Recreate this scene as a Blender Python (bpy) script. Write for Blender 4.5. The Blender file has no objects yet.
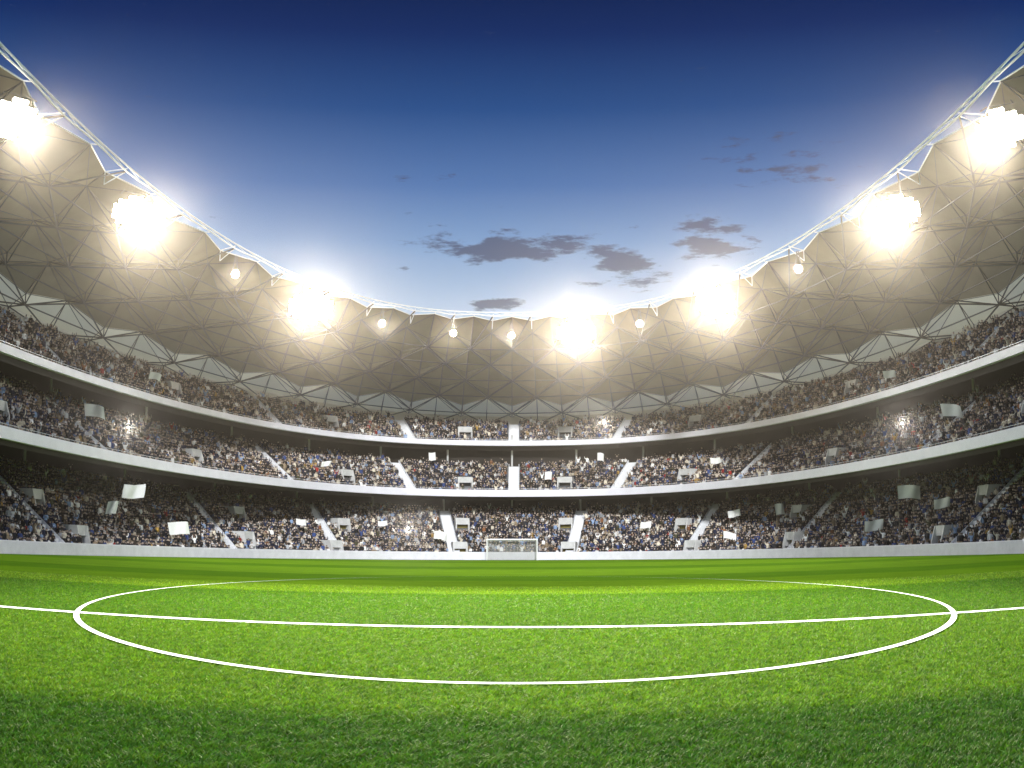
import bpy, bmesh, math, random
import numpy as np
from mathutils import Vector, Matrix
random.seed(7); rng = np.random.default_rng(7)
PI = math.pi
scene = bpy.context.scene
COL = scene.collection
HAZE = True

# ------------------------------------------------------------------ helpers
class MB:
    """collects polygons, then becomes ONE mesh object"""
    def __init__(s): s.v = []; s.f = []; s.m = []; s.mi = 0
    def add(s, vs, fs):
        b = len(s.v); s.v += [tuple(map(float, q)) for q in vs]
        for f in fs: s.f.append(tuple(b + i for i in f)); s.m.append(s.mi)
    def grid(s, rows, flip=False):
        n = len(rows); k = len(rows[0]); b = len(s.v)
        for r in rows: s.v += [tuple(map(float, q)) for q in r]
        for i in range(n - 1):
            for j in range(k - 1):
                q = (b+i*k+j, b+i*k+j+1, b+(i+1)*k+j+1, b+(i+1)*k+j)
                s.f.append(q[::-1] if flip else q); s.m.append(s.mi)
    def tube(s, p0, p1, r, n=5, r1=None):
        p0 = Vector(p0); p1 = Vector(p1); d = p1 - p0
        if d.length < 1e-6: return
        d.normalize(); u = d.orthogonal().normalized(); w = d.cross(u)
        r1 = r if r1 is None else r1
        vs = [p0 + (u*math.cos(2*PI*i/n) + w*math.sin(2*PI*i/n))*r for i in range(n)]
        vs += [p1 + (u*math.cos(2*PI*i/n) + w*math.sin(2*PI*i/n))*r1 for i in range(n)]
        fs = [(i, (i+1) % n, n+(i+1) % n, n+i) for i in range(n)] + [tuple(range(n))[::-1], tuple(range(n, 2*n))]
        s.add(vs, fs)
    def path(s, pts, r, n=6):
        pts = [Vector(p) for p in pts]; rings = []; u = None
        for i, p in enumerate(pts):
            d = (pts[min(i+1, len(pts)-1)] - pts[max(i-1, 0)]).normalized()
            u = d.orthogonal().normalized() if u is None else (u - d*u.dot(d)).normalized()
            w = d.cross(u)
            rings.append([p + (u*math.cos(2*PI*k/n) + w*math.sin(2*PI*k/n))*r for k in range(n+1)])
        s.grid(rings)
    def box(s, M, x0, x1, y0, y1, z0, z1):
        c = [(x0,y0,z0),(x1,y0,z0),(x1,y1,z0),(x0,y1,z0),(x0,y0,z1),(x1,y0,z1),(x1,y1,z1),(x0,y1,z1)]
        s.add([M @ Vector(q) for q in c], [(0,3,2,1),(4,5,6,7),(0,1,5,4),(1,2,6,5),(2,3,7,6),(3,0,4,7)])
    def prism(s, M, poly, x0, x1):
        n = len(poly)
        vs = [M @ Vector((x0, a, b)) for a, b in poly] + [M @ Vector((x1, a, b)) for a, b in poly]
        s.add(vs, [tuple(range(n)), tuple(range(n, 2*n))[::-1]] + [(i, n+i, n+(i+1) % n, (i+1) % n) for i in range(n)])
    def build(s, name, mats, parent=None, smooth=False):
        me = bpy.data.meshes.new(name); me.from_pydata(s.v, [], s.f); me.update()
        if not isinstance(mats, (list, tuple)): mats = [mats]
        for m in mats: me.materials.append(m)
        if len(mats) > 1: me.polygons.foreach_set('material_index', s.m)
        if smooth: me.polygons.foreach_set('use_smooth', [True]*len(me.polygons))
        o = bpy.data.objects.new(name, me); COL.objects.link(o)
        if parent is not None:
            o.parent = parent
            o.matrix_parent_inverse = Matrix.Identity(4)
            # parents of built-in-place parts stand at their own base: keep the part where it was modelled
            o.location = -Vector(parent.location)
        return o

def empty(name, loc=(0,0,0)):
    o = bpy.data.objects.new(name, None); o.location = loc; o.empty_display_size = .5
    COL.objects.link(o); return o
def tag(o, label=None, cat=None, group=None, kind=None):
    if label: o['label'] = label
    if cat: o['category'] = cat
    if group: o['group'] = group
    if kind: o['kind'] = kind
    return o

# ------------------------------------------------------------------ materials
def mat(name, col, rough=.6, metal=0., noise=None, nscale=3., bump=0., spec=None):
    m = bpy.data.materials.new(name); m.use_nodes = True
    nt = m.node_tree; b = nt.nodes['Principled BSDF']
    b.inputs['Base Color'].default_value = (*col, 1); b.inputs['Roughness'].default_value = rough
    b.inputs['Metallic'].default_value = metal
    if spec is not None: b.inputs['Specular IOR Level'].default_value = spec
    if noise:
        geo = nt.nodes.new('ShaderNodeNewGeometry')
        n = nt.nodes.new('ShaderNodeTexNoise'); n.inputs['Scale'].default_value = nscale
        n.inputs['Detail'].default_value = 6; n.inputs['Roughness'].default_value = .65
        nt.links.new(geo.outputs['Position'], n.inputs['Vector'])
        r = nt.nodes.new('ShaderNodeValToRGB')
        r.color_ramp.elements[0].position = .3; r.color_ramp.elements[1].position = .7
        r.color_ramp.elements[0].color = (*[c*(1-noise) for c in col], 1)
        r.color_ramp.elements[1].color = (*[min(1, c*(1+noise)) for c in col], 1)
        nt.links.new(n.outputs['Fac'], r.inputs['Fac']); nt.links.new(r.outputs['Color'], b.inputs['Base Color'])
        if bump:
            bp = nt.nodes.new('ShaderNodeBump'); bp.inputs['Strength'].default_value = bump
            nt.links.new(n.outputs['Fac'], bp.inputs['Height']); nt.links.new(bp.outputs['Normal'], b.inputs['Normal'])
    return m

M_wall   = mat('white_painted_wall', (.72,.71,.77), .55, noise=.10, nscale=.8)
M_fascia = mat('white_fascia_panel', (.80,.79,.87), .5, noise=.06, nscale=.5)
M_conc   = mat('grey_concrete', (.34,.34,.35), .85, noise=.18, nscale=1.5, bump=.15)
M_portal = mat('pale_portal_concrete', (.55,.55,.54), .8, noise=.15, nscale=1.2, bump=.1)
M_bench  = mat('grey_plastic_bench', (.20,.21,.23), .5, noise=.1, nscale=2.)
M_stair  = mat('pale_stair_concrete', (.68,.69,.71), .75, noise=.10, nscale=2.)
M_dark   = mat('shade_dark_soffit', (.020,.016,.012), .9, noise=.2, nscale=.4)  # shade beneath the tiers is put into this near-black colour
M_olive  = mat('olive_tunnel_door', (.16,.13,.02), .7, noise=.15, nscale=2)
M_black  = mat('black_tunnel', (.02,.018,.016), .9)
M_steel  = mat('grey_steel_tube', (.045,.047,.05), .6, .0)
M_pale   = mat('white_steel_tube', (.74,.78,.82), .35, .1)
M_housing= mat('lamp_housing', (.12,.12,.12), .5, .4)
M_goal   = mat('white_goal_paint', (.85,.85,.85), .35)
M_net    = mat('white_net_cord', (.78,.78,.78), .8)
M_line   = mat('white_line_paint', (.64,.66,.60), .8, noise=.08, nscale=14, bump=.2)
M_flag   = mat('white_flag_cloth', (.82,.82,.80), .8, noise=.06, nscale=1.)
M_ground = mat('tarmac', (.06,.06,.062), .9, noise=.3, nscale=.6)
M_pole   = mat('flag_pole', (.25,.22,.18), .6)

def mat_membrane(name, c0, c1, ct, ft):
    m = bpy.data.materials.new(name); m.use_nodes = True; nt = m.node_tree; N = nt.nodes
    out = N['Material Output']; N.remove(N['Principled BSDF'])
    d = N.new('ShaderNodeBsdfDiffuse'); t = N.new('ShaderNodeBsdfTranslucent'); mx = N.new('ShaderNodeMixShader')
    geo = N.new('ShaderNodeNewGeometry'); n = N.new('ShaderNodeTexNoise'); n.inputs['Scale'].default_value = .22
    n.inputs['Detail'].default_value = 5
    nt.links.new(geo.outputs['Position'], n.inputs['Vector'])
    r = N.new('ShaderNodeValToRGB'); r.color_ramp.elements[0].position=.3; r.color_ramp.elements[1].position=.75
    r.color_ramp.elements[0].color = (*c0,1); r.color_ramp.elements[1].color = (*c1,1)
    nt.links.new(n.outputs['Fac'], r.inputs['Fac'])
    nt.links.new(r.outputs['Color'], d.inputs['Color'])
    t.inputs['Color'].default_value = (*ct,1); mx.inputs['Fac'].default_value = ft
    nt.links.new(d.outputs[0], mx.inputs[1]); nt.links.new(t.outputs[0], mx.inputs[2]); nt.links.new(mx.outputs[0], out.inputs['Surface'])
    return m
M_memb = mat_membrane('roof_membrane', (.115,.098,.064), (.185,.162,.112), (.24,.21,.14), .35)
M_clear = mat_membrane('pale_outer_strip', (.56,.53,.41), (.66,.63,.50), (.70,.66,.48), .5)

def mat_emit(name, col, s):
    m = bpy.data.materials.new(name); m.use_nodes = True; nt = m.node_tree
    nt.nodes.remove(nt.nodes['Principled BSDF'])
    e = nt.nodes.new('ShaderNodeEmission'); e.inputs['Color'].default_value = (*col, 1); e.inputs['Strength'].default_value = s
    nt.links.new(e.outputs[0], nt.nodes['Material Output'].inputs['Surface'])
    try: m.cycles.emission_sampling = 'NONE'
    except Exception: pass
    return m
M_lamp  = mat_emit('lamp_glass_lit', (1.,.93,.80), 45.)
M_flash = mat_emit('camera_flash_lit', (1.,1.,1.), 500.)

def mat_attr(name, attr='col', rough=.8):
    m = bpy.data.materials.new(name); m.use_nodes = True; nt = m.node_tree; b = nt.nodes['Principled BSDF']
    a = nt.nodes.new('ShaderNodeAttribute'); a.attribute_name = attr
    nt.links.new(a.outputs['Color'], b.inputs['Base Color']); b.inputs['Roughness'].default_value = rough
    b.inputs['Specular IOR Level'].default_value = .25
    return m
M_people = mat_attr('clothing_and_skin')

# colour bands by distance up the pitch: mown stripes, and a darker nearest band
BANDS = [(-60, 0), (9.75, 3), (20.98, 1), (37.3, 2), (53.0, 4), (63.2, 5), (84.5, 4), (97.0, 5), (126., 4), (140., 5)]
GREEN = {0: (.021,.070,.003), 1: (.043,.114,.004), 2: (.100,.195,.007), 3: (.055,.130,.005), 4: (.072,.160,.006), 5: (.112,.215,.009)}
def band_color(nt):
    N = nt.nodes; geo = N.new('ShaderNodeNewGeometry'); sp = N.new('ShaderNodeSeparateXYZ')
    nt.links.new(geo.outputs['Position'], sp.inputs[0])
    # slightly wavy stripe edges
    nz = N.new('ShaderNodeTexNoise'); nz.inputs['Scale'].default_value = .6; nt.links.new(geo.outputs['Position'], nz.inputs['Vector'])
    ma = N.new('ShaderNodeMath'); ma.operation = 'MULTIPLY_ADD'; ma.inputs[1].default_value = .3
    nt.links.new(nz.outputs['Fac'], ma.inputs[0]); nt.links.new(sp.outputs['Y'], ma.inputs[2])
    x2 = N.new('ShaderNodeMath'); x2.operation = 'MULTIPLY'; nt.links.new(sp.outputs['X'], x2.inputs[0]); x2.inputs[1].default_value = -.006
    ad = N.new('ShaderNodeMath'); ad.operation = 'ADD'; nt.links.new(ma.outputs[0], ad.inputs[0]); nt.links.new(x2.outputs[0], ad.inputs[1])
    mr = N.new('ShaderNodeMapRange'); mr.inputs['From Min'].default_value = -60; mr.inputs['From Max'].default_value = 180
    nt.links.new(ad.outputs[0], mr.inputs['Value'])
    r = N.new('ShaderNodeValToRGB'); r.color_ramp.interpolation = 'LINEAR'
    el = r.color_ramp.elements
    stops = []
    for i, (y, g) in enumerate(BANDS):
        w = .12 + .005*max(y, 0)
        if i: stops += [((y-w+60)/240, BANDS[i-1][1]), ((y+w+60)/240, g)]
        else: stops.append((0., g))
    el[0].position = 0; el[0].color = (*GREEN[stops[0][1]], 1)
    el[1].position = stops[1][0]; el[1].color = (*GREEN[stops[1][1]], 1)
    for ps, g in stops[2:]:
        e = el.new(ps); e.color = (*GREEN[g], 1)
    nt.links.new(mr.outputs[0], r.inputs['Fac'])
    return r.outputs['Color'], geo

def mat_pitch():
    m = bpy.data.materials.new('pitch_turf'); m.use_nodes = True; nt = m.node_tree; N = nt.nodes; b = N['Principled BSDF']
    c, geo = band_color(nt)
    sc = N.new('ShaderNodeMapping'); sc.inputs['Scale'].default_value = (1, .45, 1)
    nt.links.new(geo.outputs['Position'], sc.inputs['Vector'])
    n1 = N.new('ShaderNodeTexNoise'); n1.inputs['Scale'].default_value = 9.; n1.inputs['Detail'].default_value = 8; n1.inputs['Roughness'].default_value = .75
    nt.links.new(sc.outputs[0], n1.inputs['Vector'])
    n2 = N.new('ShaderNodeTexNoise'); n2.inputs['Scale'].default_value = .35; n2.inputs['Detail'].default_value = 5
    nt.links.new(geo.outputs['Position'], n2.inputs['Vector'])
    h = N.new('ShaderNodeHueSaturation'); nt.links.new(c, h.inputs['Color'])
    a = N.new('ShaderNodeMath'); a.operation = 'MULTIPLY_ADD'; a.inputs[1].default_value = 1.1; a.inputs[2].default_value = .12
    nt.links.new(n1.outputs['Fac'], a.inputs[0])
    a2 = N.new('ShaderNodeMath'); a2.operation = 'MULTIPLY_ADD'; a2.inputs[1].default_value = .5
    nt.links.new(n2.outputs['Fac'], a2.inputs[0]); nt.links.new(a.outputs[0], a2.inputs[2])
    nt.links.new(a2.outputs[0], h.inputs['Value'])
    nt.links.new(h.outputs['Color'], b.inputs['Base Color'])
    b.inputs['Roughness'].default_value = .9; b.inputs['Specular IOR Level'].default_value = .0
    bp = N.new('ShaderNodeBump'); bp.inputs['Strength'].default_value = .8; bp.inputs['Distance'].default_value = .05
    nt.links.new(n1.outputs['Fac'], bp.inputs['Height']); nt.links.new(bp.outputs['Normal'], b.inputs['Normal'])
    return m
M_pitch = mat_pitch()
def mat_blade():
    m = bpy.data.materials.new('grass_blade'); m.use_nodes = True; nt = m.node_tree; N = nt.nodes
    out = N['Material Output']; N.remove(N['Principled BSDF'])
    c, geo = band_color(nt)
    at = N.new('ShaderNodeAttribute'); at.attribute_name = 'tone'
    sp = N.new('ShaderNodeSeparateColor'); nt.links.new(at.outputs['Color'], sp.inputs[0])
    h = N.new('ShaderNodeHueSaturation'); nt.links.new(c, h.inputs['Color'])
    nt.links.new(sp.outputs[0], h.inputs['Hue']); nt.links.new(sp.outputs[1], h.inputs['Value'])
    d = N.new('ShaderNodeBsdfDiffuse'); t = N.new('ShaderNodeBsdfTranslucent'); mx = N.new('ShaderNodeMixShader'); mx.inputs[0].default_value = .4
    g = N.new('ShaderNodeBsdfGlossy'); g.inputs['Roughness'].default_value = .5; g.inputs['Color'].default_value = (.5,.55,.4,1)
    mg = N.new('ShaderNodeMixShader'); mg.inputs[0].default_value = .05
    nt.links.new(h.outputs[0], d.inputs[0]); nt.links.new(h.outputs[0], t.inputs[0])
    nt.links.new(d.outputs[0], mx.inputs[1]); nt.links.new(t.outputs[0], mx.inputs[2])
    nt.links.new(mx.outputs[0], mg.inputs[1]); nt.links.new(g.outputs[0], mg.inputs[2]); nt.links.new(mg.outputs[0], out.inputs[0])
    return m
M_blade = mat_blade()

# ------------------------------------------------------------------ bowl geometry
NE = 2.4; Y0 = 65.
def curve(a, D, phi):
    L = D - Y0
    if abs(phi) >= PI/2: return math.copysign(a, phi), Y0 - (abs(phi) - PI/2)*100.
    s = abs(math.sin(phi)); c = math.cos(phi); k = (s**NE + c**NE)**(-1/NE)
    return math.copysign(a*s*k, phi), Y0 + L*c*k
def sst(x): x = min(max(x, 0), 1); return x*x*(3-2*x)
TI = {1: dict(F=(45.,166.,.35), B=(58.5,181.), z=(7.7,9.6), n=21),
      2: dict(F=(44.6,175.,10.2), B=(55.5,182.3), z=(15.3,17.8), n=13),
      3: dict(F=(48.7,181.,18.7), B=(57.6,187.6), z=(22.9,25.8), n=12),
      4: dict(F=(37.4,160.,36.2), B=(59.5,190.5), z=(24.9,28.2), n=1)}
def zb_of(t, phi): return t['z'][0] + (t['z'][1]-t['z'][0])*sst(abs(phi)/1.57)
def pt(k, phi, r, dz=0.):
    t = TI[k]; a = t['F'][0]+(t['B'][0]-t['F'][0])*r; D = t['F'][1]+(t['B'][1]-t['F'][1])*r
    x, y = curve(a, D, phi)
    return Vector((x, y, t['F'][2]+(zb_of(t, phi)-t['F'][2])*r + dz))
PMAX = PI/2 + .42
PHIS = [(-PMAX + 2*PMAX*i/240) for i in range(241)]

def ring(a, D, z, phis=PHIS):
    out = []
    for p in phis:
        x, y = curve(a, D, p); out.append((x, y, z(p) if callable(z) else z))
    return out
def frame_at(k, phi, r, dz=0.):
    """local frame on a tier: +y points up the slope (outward), x along the row, z up"""
    P = pt(k, phi, r, dz); Q = pt(k, phi, r+.02, dz); out = Vector((Q.x-P.x, Q.y-P.y, 0)).normalized()
    # use the normal of the row curve
    T = pt(k, phi+.004, r) - pt(k, phi-.004, r); T.z = 0; T.normalize()
    nrm = Vector((-T.y, T.x, 0));
    if nrm.dot(out) < 0: nrm = -nrm
    x = nrm.cross(Vector((0,0,1)))
    M = Matrix((( x.x, nrm.x, 0, P.x), (x.y, nrm.y, 0, P.y), (0, 0, 1, P.z), (0,0,0,1)))
    depth = (Vector((Q.x-P.x, Q.y-P.y, 0))).dot(nrm)/.02; rise = (Q.z-P.z)/.02
    return M, depth, rise

STAIRS = {1: [-1.60,-1.222,-.83,-.544,-.19,.194,.55,.83,1.205,1.60], 2: [-1.56,-1.165,-.714,-.345,.006,.354,.722,1.175,1.56],
          3: [-1.60,-1.20,-.714,-.33,.006,.342,.722,1.21,1.60]}
PORTALS = {1: [(-1.17,.06),(-1.19,.46),(-.775,.12),(-.748,.55),(-.55,.02),(-.49,.46),(-.17,.03),(-.148,.55),(.184,.03),(.160,.55),(.558,.02),(.494,.46),(.815,.10),(.775,.56),(1.165,.06),(1.175,.52)],
           2: [(-1.33,.26),(-.93,.24),(-.526,.26),(-.158,.22),(.178,.22),(.55,.26),(.942,.24),(1.34,.26)],
           3: [(-1.36,.42),(-.938,.38),(-.546,.38),(-.150,.36),(.170,.36),(.554,.38),(.940,.42),(1.36,.42)]}
P_W = {1: 1.1, 2: 1.2, 3: 1.2}
P_D = {1: 2.6, 2: 1.9, 3: 1.9}

def deck(mb, k, y_lo=None):
    t = TI[k]; n = t['n']; rows = []
    for i in range(n):
        rows.append([pt(k, p, i/n) + Vector((0,0, (zb_of(t,p)-t['F'][2])/n*0)) for p in PHIS])
        rows.append([Vector((*pt(k, p, (i+1)/n).xy, pt(k, p, i/n).z)) for p in PHIS])
    rows.append([pt(k, p, 1.) for p in PHIS])
    rows.append([Vector((*pt(k, p, 1.+1.6/n).xy, pt(k, p, 1.).z)) for p in PHIS])
    mb.grid(rows)

def stairway(mb, k, phi):
    t = TI[k]; n = t['n']*2
    M, dep, rise = frame_at(k, phi, 0)
    hw = .78
    def at(r, sx, z):
        Mq, _, _ = frame_at(k, phi, r); q = Mq @ Vector((sx*hw, 0, 0)); return Vector((q.x, q.y, z))
    rows = []
    for i in range(n):
        r0, r1 = i/n, (i+1)/n
        z0 = pt(k, phi, math.floor(i/2)*2/n).z
        zz = pt(k, phi, math.floor(i/2)*2/n).z + (.41 if i % 2 == 0 else .44)
        rows.append([at(r0, -1, zz), at(r0, 1, zz)]); rows.append([at(r1, -1, zz), at(r1, 1, zz)])
    mb.grid(rows)
    # low side kerbs following the slope
    for s in (-1, 1):
        a = [];
        for i in range(13):
            r = i/12; Mq, _, _ = frame_at(k, phi, r); z = pt(k, phi, r).z
            for (dx, dz) in ((0,-.1),(0,.34),(.12,.34),(.12,-.1)):
                pass
            a.append([Mq @ Vector((s*(hw+dx), 0, dz)) for dx, dz in ((0,-.1),(0,.50),(.10,.50),(.10,-.1))])
        mb.grid(a)

def portal(k, phi, r, parent):
    M, dep, rise = frame_at(k, phi, r); sl = rise/dep; W = P_W[k]; D = P_D[k]; H = 2.15
    if k > 1: H = 1.9
    mb = MB()
    base = -.25
    for s in (-1, 1):
        x0, x1 = sorted((s*W, s*(W-.2)))
        poly = [(-.1, base), (-.1, .55), (.35, H), (D, max(H, sl*D+.45)), (D, sl*D-.4)]
        mb.prism(M, poly, x0, x1)
    mb.box(M, -W+.2, W-.2, .38, .62, H*.52, H+.02)           # lintel panel facing the pitch
    mb.box(M, -W+.2, W-.2, .62, D, H-.14, H+.02 )            # roof slab
    p = mb.build('entrance_portal', M_portal, parent)
    d = MB(); d.box(M, -W+.21, W-.21, 1.1, 1.18, base, H*.52+.2)
    dd = d.build('doorway', M_olive if k == 1 else M_black)
    dd.parent = p; dd.location = (0,0,0)
    return p

def portal_blocks(k, phi, r):
    """True where a spectator would stand inside a portal or on a stair"""
    P = pt(k, phi, r)
    for sphi in STAIRS[k]:
        if abs(phi-sphi) < .12 and (pt(k, sphi, r)-P).length < 1.1: return True
    for (pp, pr) in PORTALS[k]:
        if abs(phi-pp) < .12:
            M, dep, rise = PCACHE[(k, pp, pr)]
            q = M.inverted() @ P
            if abs(q.x) < P_W[k]+.22 and -1.3 < q.y < P_D[k]+.25: return True
    return False
PCACHE = {(k, pp, pr): frame_at(k, pp, pr) for k in PORTALS for pp, pr in PORTALS[k]}

# ------------------------------------------------------------------ the setting: ground, pitch, markings
g = MB(); g.grid([[(x, y, -.06) for x in np.linspace(-900, 900, 7)] for y in np.linspace(-900, 900, 7)])
tag(g.build('ground', M_ground), 'tarmac ground around and below the stadium', 'ground', kind='structure')
p = MB(); p.grid([[(x, y, 0) for x in np.linspace(-44.4, 44.4, 30)] for y in np.linspace(-45, 166, 60)])
tag(p.build('pitch', M_pitch), 'green mown football pitch with light and dark bands', 'pitch', kind='structure')
ln = MB(); xs = np.linspace(-44, 44, 60)
ln.grid([[(x, 20.98-.02*x-.225, .022) for x in xs], [(x, 20.98-.02*x+.225, .022) for x in xs]])
tag(ln.build('halfway_line', M_line), 'straight white halfway line painted across the pitch', 'pitch line', kind='structure')
ci = MB(); r0 = []; r1 = []
for i in range(241):
    a = 2*PI*i/240; c, s = math.cos(a), math.sin(a)
    w = .044*(1-.85*max(0, s)**1.5) + .045*max(0, -s)**3
    nx, ny = c/11.3, s/25.; l = math.hypot(nx, ny); nx /= l; ny /= l
    x, y = 11.56*c + .07, 37 + 24.95*s
    r0.append((x-nx*w, y-ny*w, .026)); r1.append((x+nx*w, y+ny*w, .026))
ci.grid([r0, r1])
tag(ci.build('centre_circle', M_line), 'white centre circle painted around the halfway line', 'pitch line', kind='structure')

# grass: near blades, uncountable
def grass():
    pts = []
    for (d0, d1, dens) in ((6.0, 9, 3600), (9, 13, 2500), (13, 18, 1500), (18, 26, 800), (26, 34, 330), (34, 44, 120)):
        hw = d1*.60 + 4.5; n = int(dens*2*hw*(d1-d0))
        y = rng.uniform(d0, d1, n); x = rng.uniform(-hw, hw, n)
        ok = np.abs(x) < y*.58 + 4.5
        pts.append(np.stack([x[ok], y[ok]], 1))
    P = np.concatenate(pts); n = len(P)
    # keep the painted lines clear
    yl = 20.98 - .02*P[:,0]
    on = np.abs(P[:,1]-yl) < .30
    ex = np.sqrt(((P[:,0]-.07)/11.56)**2 + ((P[:,1]-37)/24.95)**2)
    gx = np.hypot((P[:,0]-.07)/11.56**2, (P[:,1]-37)/24.95**2)/np.maximum(ex, 1e-6)
    on |= np.abs(ex-1)/gx < .075 + .08*np.clip((37-P[:,1])/24.95, 0, 1)**3
    P = P[~on]; n = len(P)
    clump = np.zeros(n)
    for q in range(9):                              # broad tufts, longer across the pitch than along it
        fx, fy, p0, p1 = rng.uniform(4, 24), rng.uniform(5, 18), rng.uniform(0, 6), rng.uniform(0, 6)
        clump += np.sin(P[:,0]*fx + p0 + 1.3*np.sin(P[:,1]*fy*.7))*np.sin(P[:,1]*fy + p1 + 1.1*np.sin(P[:,0]*fx*.5))
    clump = np.clip(clump/2., -1, 1)
    far = np.clip((P[:,1]-6)/20, 0, 1)
    h = rng.uniform(.022, .045, n)*(1+.25*clump); w = rng.uniform(.0035, .0065, n)*(1+1.4*far)
    a = rng.uniform(0, 2*PI, n); lean = rng.uniform(.2, 1.7, n)*h; la = rng.normal(PI*.06, .55, n) + PI*(rng.random(n) < .35)
    v = np.zeros((n, 5, 3)); ca, sa = np.cos(a), np.sin(a)
    for j, (hh, ww, ll) in enumerate(((0, 1, 0), (0, -1, 0), (.6, -.75, .35), (.6, .75, .35), (1, 0, 1.))):
        v[:,j,0] = P[:,0] + ca*w*ww + np.cos(la)*lean*ll
        v[:,j,1] = P[:,1] + sa*w*ww + np.sin(la)*lean*ll
        v[:,j,2] = h*hh
    me = bpy.data.meshes.new('grass'); me.vertices.add(n*5); me.vertices.foreach_set('co', v.ravel())
    b = (np.arange(n)*5)[:,None]
    lv = np.concatenate([b+np.array([[0,1,2,3]]), b+np.array([[3,2,4]])], 1).ravel()
    me.loops.add(n*7); me.loops.foreach_set('vertex_index', lv.astype(np.int32))
    ls = np.stack([np.arange(n)*7, np.arange(n)*7+4], 1).ravel(); lt = np.tile([4,3], n)
    me.polygons.add(n*2); me.polygons.foreach_set('loop_start', ls.astype(np.int32))
    me.update(calc_edges=True); me.validate()
    tone = np.ones((n, 5, 4), np.float32)
    tone[:,:,0] = (rng.normal(.495, .012, n) - .006*clump)[:,None]
    val = rng.uniform(.6, 1.9, n)*(1+.20*clump); tone[:,:,1] = val[:,None]
    dead = rng.random(n) < .03; tone[dead,:,0] = .45; tone[dead,:,1] = 1.5
    at = me.attributes.new('tone', 'FLOAT_COLOR', 'POINT'); at.data.foreach_set('color', tone.ravel())
    me.materials.append(M_blade)
    o = bpy.data.objects.new('grass', me); COL.objects.link(o)
    tag(o, 'short green grass blades covering the near pitch', 'grass', kind='stuff')
grass()

# ------------------------------------------------------------------ perimeter wall
w = MB()
w.grid([ring(44.45,164.5,-.05), ring(44.45,164.5,1.16), ring(44.49,164.54,1.20), ring(44.85,164.9,1.20), ring(44.85,164.9,-.05)])
wall = w.build('perimeter_wall', M_wall)
tag(wall, 'low white wall running round the edge of the green pitch', 'wall')

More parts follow.
